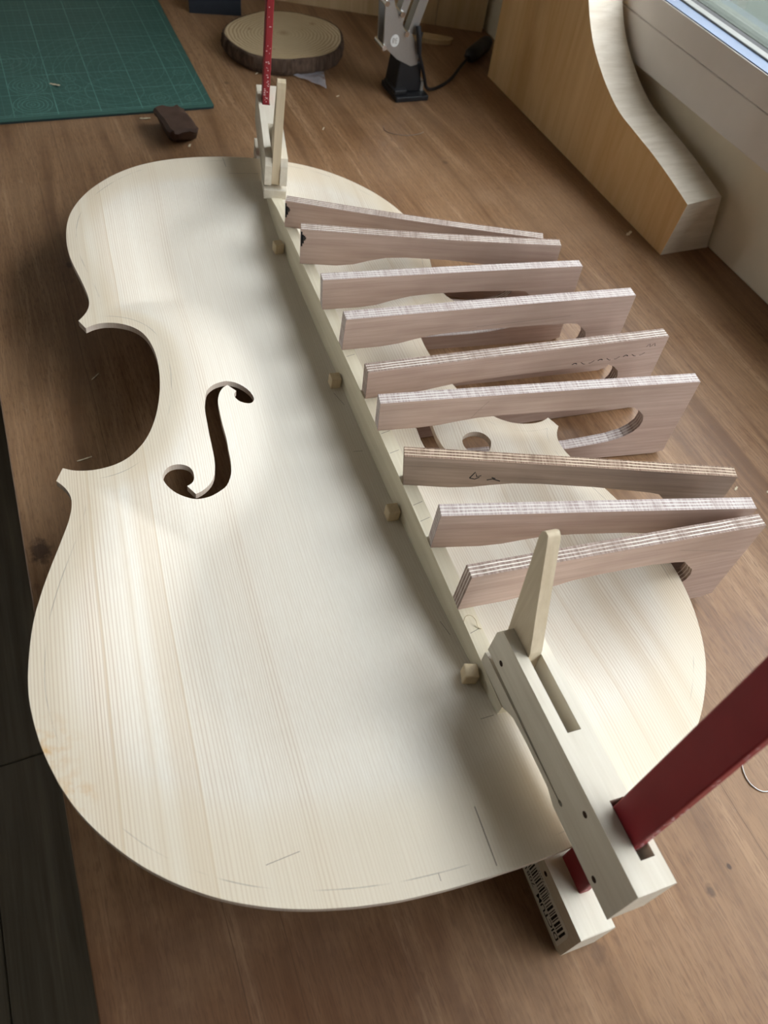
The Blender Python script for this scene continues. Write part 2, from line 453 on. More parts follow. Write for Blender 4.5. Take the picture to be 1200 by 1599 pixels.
def m_glass():
    m = NT('window_glass', .02, .5)
    t = m.n.new('ShaderNodeBsdfTransparent'); t.inputs[0].default_value = (.95, .97, .96, 1)
    g = m.n.new('ShaderNodeBsdfGlossy'); g.inputs['Roughness'].default_value = .01
    mx = m.n.new('ShaderNodeMixShader'); fr = m.n.new('ShaderNodeFresnel'); fr.inputs[0].default_value = 1.45
    m.t.links.new(m.math('MULTIPLY', fr.outputs[0], .6), mx.inputs[0]); m.t.links.new(t.outputs[0], mx.inputs[1]); m.t.links.new(g.outputs[0], mx.inputs[2])
    m.t.links.new(mx.outputs[0], m.n['Material Output'].inputs[0])
    return m.mat
def m_bag():
    m = NT('clear_plastic', .12, .6)
    m.color((.75, .76, .85)); m.b.inputs['Alpha'].default_value = .38
    m.bump(m.noise(m.obj(), 90, 4), .8, .002)
    return m.mat
M['glass'] = m_glass(); M['bag'] = m_bag()
# ---------------------------------------------------------------- the room
X0, X1, Y0, Y1, ZF, ZC = -2700, 587, -3200, 1480, -750, 1750
def structure(o): o['kind'] = 'structure'; return o
b = MB(); b.box(X0, X1, Y0, Y1, ZF - 60, ZF - 18); fl = structure(b.build('floor', M['floor']))
rngf = random.Random(3)
for i, x in enumerate(range(-875, 26, 150)):          # only the boards beside the bench can be seen
    cuts = [-1500 + 137 * (i % 3), [505, 150, 830][(i + 1) % 3] if x != -425 else 505, 1470]
    for j in range(2):
        p = MB().box(x + .8, x + 149.2, cuts[j] + .8, cuts[j + 1] - .8, ZF - 18, ZF)
        p.build('floor_board', M['floor'], fl, bevel=1.2, seg=1)
structure(MB().box(X0, X1 + 150, Y0, Y1, ZC, ZC + 60).build('ceiling', M['ceiling']))
structure(MB().box(X0 - 60, X0, Y0, Y1, ZF - 60, ZC).build('wall_left', M['room']))
w = MB()
w.box(X0 - 60, FILL_WIN['x0'], Y1, Y1 + 60, ZF - 60, ZC).box(FILL_WIN['x1'], X1 + 150, Y1, Y1 + 60, ZF - 60, ZC)
w.box(FILL_WIN['x0'], FILL_WIN['x1'], Y1, Y1 + 60, ZF - 60, FILL_WIN['z0']).box(FILL_WIN['x0'], FILL_WIN['x1'], Y1, Y1 + 60, FILL_WIN['z1'], ZC)
structure(w.build('wall_back', M['room']))
fill_win = structure(empty('added_fill_window', ((FILL_WIN['x0'] + FILL_WIN['x1']) / 2, Y1, FILL_WIN['z0'])))  # unseen window, added to brighten the surfaces facing the room
a0, a1 = (FILL_WIN['x0'] - FILL_WIN['x1']) / 2, (FILL_WIN['x1'] - FILL_WIN['x0']) / 2; h2 = FILL_WIN['z1'] - FILL_WIN['z0']
MB().box(a0, a0 + 35, 5, 50, 0, h2).box(a1 - 35, a1, 5, 50, 0, h2).box(a0 + 35, a1 - 35, 5, 50, 0, 35).box(a0 + 35, a1 - 35, 5, 50, h2 - 35, h2).build('fill_window_frame', M['frame'], fill_win, bevel=2)
MB().box(a0 + 35, a1 - 35, 25, 29, 35, h2 - 35).build('glass_pane', M['glass'], fill_win)
structure(MB().box(X0 - 60, X1 + 150, Y0 - 60, Y0, ZF - 60, ZC).build('wall_front', M['room']))
w = MB()
w.box(X1, X1 + 150, Y0, Y1, ZF - 60, 140)
w.box(X1, X1 + 150, Y0, Y1, WIN['z1'], ZC)
w.box(X1, X1 + 150, Y0, WIN['y0'], 140, WIN['z1'])
w.box(X1 + 35, X1 + 150, WIN['y1'], Y1, 188, WIN['z1'])
structure(w.build('wall_right', M['wall']))
win = structure(empty('window_1', (X1, 0, 187)))
def wpart(name, mb, mat, **k):
    o = mb.build(name, mat, win, **k, xf=lambda x, y, z: (x - X1, y, z - 187)); return o
wy0, wy1 = WIN['y0'], 1479
wpart('apron_board', MB().box(572, 586.8, wy0, wy1, 114, 158), M['frame'], bevel=1.2)
wpart('sill_rail', MB().box(572, 610, wy0, wy1, 159.2, 187).box(574, 586.8, wy0, wy1, 157, 160), M['frame'], bevel=1.0)
wpart('slide_track', MB().box(573.5, 592, wy0, wy1, 186.5, 188), M['alu'])
wpart('track_lip', MB().box(592, 603, wy0, wy1, 186, 190), M['lip'], bevel=1.0)
wpart('gasket', MB().box(603, 612, wy0, wy1, 184, 189), M['gasket'])
wpart('glass_pane', MB().box(613, 617, WIN['y0'], wy1, 184, WIN['z1']), M['glass'])
wpart('window_post', MB().box(612, 650, 240, 290, 205, WIN['z1']).box(612, 650, WIN['y1'] - 40, WIN['y1'] + 20, 205, WIN['z1']).box(612, 650, WIN['y0'] - 20, WIN['y0'] + 40, 205, WIN['z1']), M['frame'], bevel=2)
structure(MB().box(738, 1500, -2600, 1700, 60, 186).box(622, 738, wy0, 1479, 142, 186).build('trim_1', M['ledge']))

o = MB().box(3600, 5200, -6500, 6500, -4000, 2050).box(3550, 5250, -6550, 6550, 2050, 2130).build('added_house_front', M['sky_blocker'])  # unseen house front, added to block the low sky light
structure(o)

# ---------------------------------------------------------------- the bench
bench = empty('workbench', (190, 400, ZF))
tag(bench, 'brown wood-veneered workbench standing against the cream wall under the window', 'workbench')
def bpart(name, mb, mat, **k): return mb.build(name, mat, bench, xf=lambda x, y, z: (x - 190, y - 400, z - ZF), **k)
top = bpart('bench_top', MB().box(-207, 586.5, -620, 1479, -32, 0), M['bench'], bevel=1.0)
# keep the veneer in world coordinates: origin of the top at the world origin of the scene
top.location = (-.190, -.400, -ZF * MM)
for v in top.data.vertices: v.co += Vector((.190, .400, ZF * MM))
for x in (-180, 500):
    for y in (-560, 1400):
        bpart('leg', MB().box(x, x + 60, y, y + 60, ZF, -32), M['bench_edge'])
for y in (-545, 1400): bpart('apron', MB().box(-175, 560, y, y + 25, -120, -32), M['bench_edge'])

# ---------------------------------------------------------------- the plate of the cello
W = Matrix(((0.99410711, 0.08038374, 0.07272900), (-0.08190340, 0.99647491, 0.01815472), (-0.07101328, -0.02400449, 0.99718649)))
PL = W.to_4x4(); PL.translation = (0, 0, .064)
LEFT=[(0.0,757.0),(-9.1,756.5),(-18.1,755.9),(-27.1,755.1),(-36.2,754.0),(-45.1,752.5),(-54.0,750.6),(-62.8,748.3),(-71.4,745.5),(-79.9,742.2),(-88.1,738.4),(-96.1,734.1),(-103.7,729.2),(-111.0,723.8),(-118.0,717.9),(-124.6,711.7),(-130.8,705.1),(-136.7,698.2),(-142.3,691.0),(-147.5,683.6),(-152.2,675.8),(-156.5,667.8),(-160.3,659.6),(-163.6,651.1),(-166.4,642.5),(-168.5,633.6),(-170.1,624.7),(-171.2,615.7),(-171.8,606.7),(-172.1,597.6),(-171.9,588.5),(-171.3,579.5),(-170.2,570.4),(-168.7,561.5),(-166.9,552.6),(-165.0,543.7),(-163.2,534.8),(-161.6,525.9),(-160.3,516.9),(-159.9,507.8),(-161.3,498.9),(-164.9,490.6),(-170.0,483.1),(-165.1,473.1),(-159.0,476.8),(-152.2,478.7),(-145.0,478.6),(-138.1,476.8),(-131.7,473.6),(-126.2,469.0),(-122.1,463.3),(-119.2,456.7),(-117.3,449.8),(-116.0,442.8),(-115.2,435.7),(-114.8,428.6),(-114.8,421.5),(-115.1,414.4),(-115.7,407.3),(-116.5,400.2),(-117.5,393.1),(-118.8,386.1),(-120.3,379.2),(-122.0,372.2),(-124.0,365.4),(-126.3,358.6),(-129.0,352.0),(-132.1,345.6),(-135.7,339.5),(-140.0,333.8),(-144.8,328.5),(-150.4,324.1),(-156.7,320.8),(-163.6,318.7),(-170.6,317.7),(-177.8,317.9),(-184.8,319.3),(-191.2,322.4),(-195.9,311.3),(-190.6,303.9),(-187.7,295.3),(-187.8,286.3),(-189.7,277.4),(-192.4,268.8),(-195.5,260.2),(-198.6,251.7),(-201.8,243.2),(-204.8,234.7),(-207.7,226.1),(-210.3,217.4),(-212.7,208.7),(-214.6,199.8),(-216.0,190.9),(-217.1,181.9),(-217.9,172.8),(-218.3,163.8),(-218.2,154.7),(-217.3,145.7),(-215.9,136.7),(-214.1,127.9),(-211.7,119.1),(-208.8,110.5),(-205.6,102.0),(-201.9,93.8),(-197.7,85.8),(-192.8,78.1),(-187.5,70.7),(-181.8,63.7),(-175.8,56.9),(-169.4,50.5),(-162.6,44.5),(-155.5,38.9),(-148.0,33.7),(-140.4,28.9),(-132.4,24.5),(-124.3,20.6),(-115.9,17.1),(-107.4,14.0),(-98.7,11.3),(-90.0,9.0),(-81.1,7.0),(-72.2,5.2),(-63.3,3.8),(-54.3,2.5),(-45.3,1.6),(-36.2,1.0),(-27.2,0.5),(-18.1,0.2),(-9.1,0.1),(0.0,0.0)]
FH=[(-81.1,395.1),(-75.5,402.4),(-68.9,408.0),(-62.6,411.8),(-55.5,413.0),(-49.0,410.7),(-44.2,405.5),(-42.6,399.1),(-43.4,395.7),(-45.7,392.6),(-49.5,390.9),(-55.2,391.0),(-58.2,393.1),(-59.5,397.0),(-58.0,400.2),(-56.5,402.8),(-59.6,404.9),(-62.9,407.1),(-67.5,402.1),(-71.4,395.2),(-74.0,387.5),(-75.0,381.3),(-75.3,371.0),(-75.4,359.8),(-74.7,347.2),(-75.2,336.0),(-75.4,325.9),(-76.5,317.2),(-78.5,310.9),(-82.3,304.0),(-87.2,299.5),(-94.0,294.8),(-100.3,292.1),(-106.3,290.9),(-111.1,291.3),(-116.5,293.0),(-121.3,295.8),(-124.9,299.8),(-126.7,303.5),(-126.9,306.8),(-124.6,311.9),(-120.7,315.5),(-115.7,317.2),(-110.9,317.2),(-106.8,315.4),(-105.1,311.7),(-105.2,307.2),(-106.7,303.8),(-109.0,301.7),(-111.1,300.4),(-108.6,297.5),(-106.0,294.8),(-101.4,297.4),(-95.7,302.4),(-91.4,308.5),(-88.8,316.3),(-87.6,326.0),(-87.5,337.0),(-87.6,347.3),(-87.3,359.4),(-86.9,370.6),(-85.3,381.2),(-83.4,389.1)]

CORN = [42, 43]
i2 = min(range(len(LEFT)), key=lambda i: (LEFT[i][0] + 191.2) ** 2 + (LEFT[i][1] - 322.4) ** 2)
CORN += [i2, i2 + 1]
half = catmull(LEFT, 3, CORN)
OUT = [(p[0], p[1]) for p in half] + [(-p[0], p[1]) for p in half[1:-1]][::-1]
fc = catmull(FH, 2, (14, 15, 17, 49, 51), True)
HOLES = [[(p[0], p[1]) for p in fc], [(-p[0] + 3.5, p[1]) for p in fc][::-1]]
DY = [0, 30, 38, 46, 60, 85, 110, 133, 180, 235, 300, 380, 460, 540, 617, 661, 700, 716, 723, 757]
DZ = [0, 0, .25, .8, 1.6, 3.5, 7, 10.5, 16.5, 21, 23.5, 25, 24.5, 23, 20, 14, 4.5, 1.2, .2, 0]
oa = np.array(OUT); ob = np.roll(oa, -1, 0)
def seg_dist(q, a, bb):
    q = np.atleast_2d(np.array(q, float)); r = np.empty(len(q))
    ab = bb - a; l2 = (ab ** 2).sum(1) + 1e-12
    for i in range(0, len(q), 2000):
        c = q[i:i + 2000, None]
        t = np.clip(((c - a) * ab).sum(2) / l2, 0, 1)
        r[i:i + 2000] = np.sqrt((((a + ab * t[..., None]) - c) ** 2).sum(2)).min(1)
    return r
def inside(q, poly):
    q = np.atleast_2d(np.array(q, float)); x, y = q[:, 0], q[:, 1]; r = np.zeros(len(q), bool)
    for i in range(len(poly)):
        (x0, y0), (x1, y1) = poly[i - 1], poly[i]
        if y0 == y1: continue
        c = ((y0 > y) != (y1 > y)) & (x < (x1 - x0) * (y - y0) / (y1 - y0) + x0)
        r ^= c
    return r
def depth(q, e=None):
    q = np.atleast_2d(np.array(q, float))
    if e is None: e = seg_dist(q, oa, ob)
    t = np.clip((e - 12) / 80, 0, 1)
    return np.interp(q[:, 1], DY, DZ) * (t * t * (3 - 2 * t))
TH = 5.2
def make_plate():
    pts = []
    st = 5.0
    for j, y in enumerate(np.arange(2, 757, st)):
        for x in np.arange(-222 + (j % 2) * st / 2, 222, st): pts.append((x, y))
    pts = np.array(pts)
    pts = pts[inside(pts, OUT)]
    e = seg_dist(pts, oa, ob)
    keep = (e > 15)
    for h in HOLES:
        ha = np.array(h); keep &= ~inside(pts, h) & (seg_dist(pts, ha, np.roll(ha, -1, 0)) > 2.2)
    pts = pts[keep]
    ring = []
    n = len(OUT)
    for off in (4, 7.6, 8.5, 9.4, 13):
        for i in range(n):
            a = Vector(OUT[i - 1]); p = Vector(OUT[i]); c = Vector(OUT[(i + 1) % n])
            d = (c - a).normalized(); nn = Vector((-d.y, d.x))
            for sgn in (1, -1):
                q = p + nn * off * sgn
                ring.append((q.x, q.y, off))
    ring = np.array(ring); er = seg_dist(ring[:, :2], oa, ob)
    ring = ring[inside(ring[:, :2], OUT) & (np.abs(er - ring[:, 2]) < .25)][:, :2]
    verts = [Vector(p) for p in OUT]; edges = []
    edges += [(i, (i + 1) % n) for i in range(n)]
    for h in HOLES:
        k = len(verts); verts += [Vector(p) for p in h]; edges += [(k + i, k + (i + 1) % len(h)) for i in range(len(h))]
    verts += [Vector(p) for p in pts] + [Vector(p) for p in ring]
    vo, eo, fo, *_ = geometry.delaunay_2d_cdt(verts, edges, [], 0, 1e-4)
    V = np.array([tuple(v) for v in vo]); F = np.array([f for f in fo if len(f) == 3])
    cen = V[F].mean(1)
    ok = inside(cen, OUT)
    for h in HOLES: ok &= ~inside(cen, h)
    F = F[ok]
    a, bb, c = V[F[:, 0]], V[F[:, 1]], V[F[:, 2]]
    ar = (bb[:, 0]-a[:, 0])*(c[:, 1]-a[:, 1]) - (bb[:, 1]-a[:, 1])*(c[:, 0]-a[:, 0])
    F[ar < 0] = F[ar < 0][:, ::-1]
    e = seg_dist(V, oa, ob); e[e < 1e-3] = 0
    d = depth(V, e)
    ft = np.clip((e - 12) / 80, 0, 1)
    nv = len(V)
    mb = MB()
    mb.v = [(x, y, -z) for (x, y), z in zip(V, d)] + [(x, y, -z - TH) for (x, y), z in zip(V, d)]
    mb.f = [tuple(map(int, f)) for f in F] + [tuple(int(i) + nv for i in f[::-1]) for f in F]
    mb.m = [0] * len(mb.f)
    cnt = {}
    for f in F:
        for k in range(3):
            u, v = int(f[k]), int(f[(k + 1) % 3])
            cnt[(u, v)] = 1
    sides = [(u, v) for (u, v) in cnt if (v, u) not in cnt]
    for u, v in sides: mb.f.append((v, u, u + nv, v + nv)); mb.m.append(1)
    o = mb.build('belly', [M['spruce'], M['spruce_end']], smooth=40)
    hol = np.clip(d / 1.3, 0, 1)
    for nm, arr in (('edge', e), ('hollow', hol)):
        at = o.data.attributes.new(nm, 'FLOAT', 'POINT')
        at.data.foreach_set('value', np.r_[arr, arr].astype(np.float32))
    return o
plate = empty('cello_plate', mat=PL)
tag(plate, 'pale spruce cello front, hollow side up, with two long f-holes', 'cello front')
belly = make_plate(); belly.parent = plate
def surf(x, y): return -float(depth((x, y))[0])
def bar_x(y): return 41.4 - (y - 85) * .0212 + 1.2 * math.sin(math.pi * min(1, max(0, (y - 85) / 600)))
for y, sk in ((607, .15), (410, 0), (259, 0), (114, -.25)):
    x1 = bar_x(y) - .6; z = surf(x1 - 5, y) - .6
    b = MB().box(-4.6, 4.6, -4.8, 4.8, 0, 10.4)
    ca, sa = math.cos(sk), math.sin(sk)
    o = b.build('locating_block', M['peg'], plate, bevel=.9, xf=lambda u, v, q: (x1 - 5.2 - abs(sk) * 3 + u * ca - v * sa, y + u * sa + v * ca, z + q))
def pl_line(pts, w=.5):
    pm = MB(); pm.ribbon([(x, y, surf(x, y) + .02) for x, y in pts], w, (0, 0, 1), th=.1); pm.build('pencil_line', M['pencil'], plate)
pl_line([(5, 36 - 2 * k) for k in range(17)], .55)
pl_line([(-4.5, y) for y in (735, 740, 745, 750, 754)], .4); pl_line([(x, 721.5) for x in range(-4, 32, 4)], .35)
for x0, y0, dx, dy in ((30, 84.5, 9, .5), (24, 330, 8, -.5), (27, 400, 5, -16), (34, 160, 2.4, -12), (-112, 36, 18, 2), (-27, 5, 0, 4)):
    pl_line([(x0 + dx * t / 4, y0 + dy * t / 4) for t in range(5)], .32)

# ---------------------------------------------------------------- the bass bar
b = MB(); ys = [85 + (690 - 85) * k / 50 for k in range(51)]
vs = []
for y in ys:
    x = bar_x(y); t = max(0, (y - 640) / 50); zt = 6 - 4.6 * min(1, t)
    for xx in (x, x + 10.5): vs += [(xx, y, surf(xx, y) - .15), (xx, y, zt)]
fs = []
for k in range(50):
    q = 4 * k
    fs += [(q + 1, q + 3, q + 7, q + 5), (q, q + 4, q + 6, q + 2), (q, q + 1, q + 5, q + 4), (q + 2, q + 6, q + 7, q + 3)]
fs += [(0, 2, 3, 1), (200, 201, 203, 202)]
b.add(vs, fs)
for y in (137, 230, 245, 297, 410, 318): b.ribbon([(bar_x(y) + 1 + 2 * t, y + .6 * t, 6) for t in range(5)], .4, (0, 0, 1), 1, .06)
bar = b.build('bass_bar', [M['bar'], M['pencil']])
bar.matrix_world = PL
tag(bar, 'long thin spruce bass bar on edge inside the cello front, right of centre', 'bass bar')

# ---------------------------------------------------------------- nine plywood clamps
CL = [(79.1, 603.6, 53.3, -26.61, 251.4, 27.3, 9.9, 0.3), (73.9, 541.2, 54.8, -18.45, 244.1, 35.6, 10.5, 0.0), (71.3, 470.5, 56.3, -8.49, 244.1, 30.9, 9.7, -1.1), (69.2, 414.6, 57.4, -6.91, 269.9, 31.7, 11.1, 1.4), (66.9, 353.7, 58.7, -5.52, 271.1, 28.0, 10.5, -0.5), (62.9, 317.6, 59.6, -10.29, 267.9, 29.2, 10.1, -1.0), (60.4, 261.0, 60.9, -21.11, 243.1, 30.9, 9.4, -3.3), (56.4, 202.8, 62.2, -15.58, 227.4, 35.9, 10.0, 1.0), (52.6, 151.7, 63.4, -6.72, 218.1, 37.8, 9.9, 1.7)]
ARCHUP = [13, 13, 10, 8, 5, 7, 10, 11, 12]      # how far the underside of the upper arm rises
EDGE = ['mid', 'mid', 'pale', 'pale', 'mid', 'pale', 'brown', 'pale', 'mid']
FACE = ['ply_face', 'ply_face', 'ply_face', 'ply_face', 'ply_face', 'ply_face', 'ply_face_grey', 'ply_face', 'ply_face']
LAB = ['farthest plywood C-clamp, smudged dark at its tip, beside the far cam clamp',
       'plywood C-clamp second farthest up the bass bar, its outer end slanting down behind the third',
       'plywood C-clamp third from the far end of the bass bar, with pale top edge',
       'long pale-edged plywood C-clamp fourth from the far end, dark slot showing below it',
       'long plywood C-clamp with a smeared ink line near its outer end, fifth along the bar',
       'long pale-edged plywood C-clamp with open slot showing beside the right cello corner',
       'weathered grey plywood C-clamp with brown edge and black scribble near its tip',
       'pale-edged plywood C-clamp second nearest, its outer end meeting the nearest one',
       'nearest plywood C-clamp, just behind the near lever, with a round dark slot end']
Wi = W.transposed()
def world_to_plate(x, y, z): v = Wi @ Vector((x, y, z - 64)); return v
for k, (bx, by, bz, yaw, L, h, th, du) in enumerate(CL):
    vb = max(-57.5, -bz) if k != 8 else -54.5
    a = math.radians(yaw)
    au = ARCHUP[k]
    def under(u, z=0):                                    # v of the plate's underside at u
        p = world_to_plate(bx + u * math.cos(a), by + u * math.sin(a), bz + z)
        zz = surf(p.x, p.y) - TH
        return (W @ Vector((p.x, p.y, zz))).z + 64 - bz
    pad = under(18) - .2
    fl_ = vb + 16
    prof = [(0, 0), (34, 0), (50, au * .18), (64, au * .55), (80, au * .88), (100, au), (140, au), (L * .66, au * .9), (L - 58, au * .75), (L - 50, au * .6), (L - 43, -.5), (L - 37.5, -6), (L - 35, -13), (L - 35.5, -20), (L - 39, -26), (L - 46, -31.5), (L - 58, -36)]
    prof += [(L - 76, -39), (L - 95, fl_), (80, fl_), (62, fl_ + .4 * (pad - fl_)), (44, fl_ + .85 * (pad - fl_)), (32, pad), (4, pad), (0, pad - 3), (0, vb + 4), (4, vb), (L - 6, vb), (L + 3, vb + 3), (L + 2.2, vb + 12), (L, h)]
    n = 14
    dip = -1.5 if k in (0, 1) else .4
    prof += [(L + (du - L) * t / n, h + dip * math.sin(math.pi * t / n)) for t in range(1, n)] + [(du, h)]
    b = MB().prism(prof, 0, th, lambda u, v, q: (u, q, v), 0, 1)
    if k == 6: # black scribble on the face
        for pts in ([(47, 12), (50, 19), (52, 14), (55, 15.5)], [(47, 12), (51, 11.2), (54, 13.5)], [(60, 11), (64, 12.5), (70, 10.5)], [(63, 14), (66, 13)]):
            b.ribbon([(u, 0, v) for u, v in pts], 1.0, (0, -1, 0), 2, .08)
    if k == 4: # smeared ink line
        for j in range(9):
            u0 = 183 + j * 8.2; b.ribbon([(u0 + t * 1.6, 0, 8.5 + 1.4 * math.sin(j * 2.1 + t) + j * .35) for t in range(4)], .55 if j % 3 else .9, (0, -1, 0), 2, .08)
        for j in range(4): b.ribbon([(252 + j * 2.4, 0, 19 + (j % 2) * 3), (253.6 + j * 2.4, 0, 21.5 - (j % 2) * 3)], .5, (0, -1, 0), 2, .08)
    if k in (8, 3): b.ribbon([(L - 62, 0, h - 13), (L - 8, 0, h - 29)] if k == 8 else [(L - 150, 0, 12), (L - 60, 0, 15)], .35, (0, -1, 0), 2, .06)
    if k == 5: b.ribbon([(75, 0, 6.5), (79, 0, 14), (86, 0, 24)], .3, (0, -1, 0), 2, .06)
    if k in (0, 1):
        for u0, v0, v1, ww in ((.9, 2, 17, 1.5), (2.3, 5, 14, 1.3), (3.6, 6, 11, 1.1), (4.6, 7.5, 9.5, .7)): b.ribbon([(u0, 0, h - v0), (u0 + .2, 0, h - v1)], ww, (0, -1, 0), 2, .06)
    o = b.build('plywood_clamp', [M['ply_edge_' + EDGE[k]], M[FACE[k]], M['ink'] if k in (0, 1, 4, 6) else M['pencil']], bevel=.35, seg=1)
    o.location = (bx * MM, by * MM, bz * MM); o.rotation_euler = (0, 0, a)
    tag(o, LAB[k], 'clamp', 'plywood clamps along the bass bar')

# ---------------------------------------------------------------- two cam clamps
def frame_matrix(O, Sx, Tx, Vx):
    m = Matrix(((Tx[0], Sx[0], Vx[0]), (Tx[1], Sx[1], Vx[1]), (Tx[2], Sx[2], Vx[2]))).to_4x4()
    m.translation = [c * MM for c in O]
    return m
w_ = 22.4
def stv(s, v, t): return (t, s, v)            # local x = across, y = along the jaw, z = up; left-handed is fixed by the mirror below
def cam_clamp(name, mtx, label, padz, lt=-35.7, lb=-72.2, lever_pitch=0.0):
    root = empty(name, mat=mtx)
    tag(root, label, 'clamp', None)
    body = [(1, 15.2), (1.5, 35), (5, 42.2)]
    low = [(110.5, 3.3), (95, 3.3), (86, 7.3), (60, 7.2), (43, 6), (33, 0), (1.2, 0), (0, 1.2), (0, 10.2), (1, 10.8), (95, 11.9), (96.6, 11.0), (98.6, 11.2), (99.6, 12.8), (98.4, 14.4), (96.2, 14.2), (95.4, 13.1)]
    A = body + [(110.5, 42.2)] + low
    Bs = [(72, 13.6), (72, 42.2), (110.5, 42.2)] + low
    b = MB()
    midp = [(110.5, 3.3), (110.5, 42.2), (140.5, 42.2), (140.5, 3.3)]
    tail = [(140.5, 3.3), (140.5, 42.2), (154.5, 42.2), (154.5, 3.3)]
    whole = body + [(154.5, 42.2), (154.5, 3.3)] + low[1:] if False else body + [(154.5, 42.2), (154.5, 3.3)] + low
    for t0, t1, slot, hole in ((0, 7, 0, 0), (7, 10.4, 1, 0), (10.4, 15.5, 1, 1), (15.5, 18.8, 0, 1), (18.8, w_, 0, 0)):
        if not slot and not hole:
            b.prism(whole, t0, t1, stv)
        else:
            b.prism(Bs if slot else A, t0, t1, stv)
            if not hole: b.prism(midp, t0, t1, stv)
            b.prism(tail, t0, t1, stv)
    b.build('upper_jaw', M['hornbeam'], root)
    b = MB().prism([(-2, lt - .8), (-2, lb + 4.2), (2, lb), (152, lb), (155.8, lb + 2.7), (155.8, lt), (40, lt), (30, lt - 1.8)], 0, w_, stv)
    b.build('lower_jaw', M['hornbeam'], root, bevel=.8)
    b = MB().box(2.5, 19.5, 2, 28, lt - 1.7, padz); b.build('cork_pad', M['peg'], root, bevel=.5)
    b = MB().box(11.05, 18.2, 113.3, 134.5, lb + .7, 300)
    rail = b.build('rail', M['red_paint'], root, bevel=.9)
    # worn silver flecks on the narrow faces
    rg = random.Random(5); fk = MB()
    for j in range(110):
        z = rg.uniform(-34, 220) if j % 3 else rg.uniform(43, 90); yv = 113.3 if j % 2 else 134.5
        x0 = rg.uniform(11.6, 16.0); fk.box(x0, x0 + rg.uniform(.5, 2.2), yv - .06 if yv < 120 else yv, yv if yv < 120 else yv + .06, z, z + rg.uniform(.3, 1.3))
    fk.build('paint_chip', M['fleck'], rail)['kind'] = 'stuff'
    lev = [(3.8, 14.5), (2.2, 30), (-4.5, 78), (-9.0, 110), (-8.6, 114.8), (-6.2, 117.5), (-3.4, 117.2), (-1.8, 114), (11.8, 78), (24.5, 45), (26, 30), (22, 17), (14, 12.4), (7, 12.4)]
    cp, sp = math.cos(lever_pitch), math.sin(lever_pitch)
    lev = [(15 + (s - 15) * cp - (v - 22.5) * sp, 22.5 + (s - 15) * sp + (v - 22.5) * cp) for s, v in lev]
    b = MB().prism(lev, 7.3, 15.2, stv)
    b.build('cam_lever', M['lever_wood'], root, bevel=1.6, seg=3)
    for s, v in ((15.4, 22.5), (110.7, 31.8), (136.4, 9.5)):
        b = MB(); b.prism([(s + 1.9 * math.cos(q), v + 1.9 * math.sin(q)) for q in [2 * math.pi * j / 16 for j in range(16)]], -.12, 3, stv)
        b.build('pin_hole', M['hole'], root)
    for s, v in ((118, lt - 6.3), (112.5, lb + 5.7)):
        b = MB(); b.prism([(s + 1.6 * math.cos(q), v + 1.6 * math.sin(q)) for q in [2 * math.pi * j / 16 for j in range(16)]], -.12, 3, stv)
        b.build('pin_hole', M['hole'], root)
    return root
SN, TN, VN = (-0.0512, -0.9974, 0.0512), (0.996, -0.0548, -0.07), (0.0726, 0.0475, 0.9962)
near = cam_clamp('cam_clamp', frame_matrix((50.5, 113.5, 64.27), SN, TN, VN), 'near wooden cam clamp with upright lever, barcode label and dark red rail', -17.5)
far = cam_clamp('cam_clamp', frame_matrix((97.46, 658.52, 46.35), (0.2244, 0.9744, 0.013), (-0.9731, 0.2234, 0.0566), (0.0523, -0.0253, 0.9983)), 'far wooden cam clamp gripping the upper end of the cello front, red rail rising', -17.6, lt=-18.6, lb=-45.2, lever_pitch=-.09)

# the barcode label of the near clamp (upside down on the lower jaw)
lowj = [c for c in near.children if c.name.startswith('lower_jaw')][0]
lb = MB().prism([(86, -46.5), (147, -46.5), (150, -48), (151, -52), (151, -68.8), (86, -68.8)], -.14, 0, stv).build('barcode_label', M['paper'], lowj)
lb['label'] = 'cream paper barcode label'
rb = random.Random(11); s = 148.6; bc = MB()
while s > 88:
    ww = rb.choice((.55, .55, 1.0, 1.5)); bc.box(-.22, -.14, s - ww, s, -60.6, -50.6); s -= ww + rb.choice((.55, .7, 1.1))
bc.build('barcode', M['ink'], lb)
def lettering(txt, s0, v0, size, name='lettering', bold=0.0, xs=1.0):
    cu = bpy.data.curves.new(name, 'FONT'); cu.body = txt; cu.size = size * MM; cu.offset = bold * MM; cu.resolution_u = 3
    ob = bpy.data.objects.new(name, cu); COL.objects.link(ob)
    bpy.context.view_layer.update()
    me = bpy.data.meshes.new_from_object(ob.evaluated_get(bpy.context.evaluated_depsgraph_get()))
    bpy.data.objects.remove(ob); bpy.data.curves.remove(cu)
    me.name = name; me.materials.clear(); me.materials.append(M['ink'])
    for v in me.vertices: v.co = Vector((-.20 * MM, s0 * MM - v.co.x * xs, v0 * MM - v.co.y))
    o = bpy.data.objects.new(name, me); COL.objects.link(o); o.parent = lb
    return o
lettering('DICTUM', 149, -62.2, 6.6, bold=.12, xs=1.05)
lettering('708121', 119, -62.2, 5.6, bold=.0, xs=1.15)
lettering('4501 72211', 128, -48.0, 3.0)

# ---------------------------------------------------------------- things on the bench
def thing_mesh(name, mb, mats, label, cat, group=None, **k):
    o = mb.build(name, mats, **k); tag(o, label, cat, group); return o

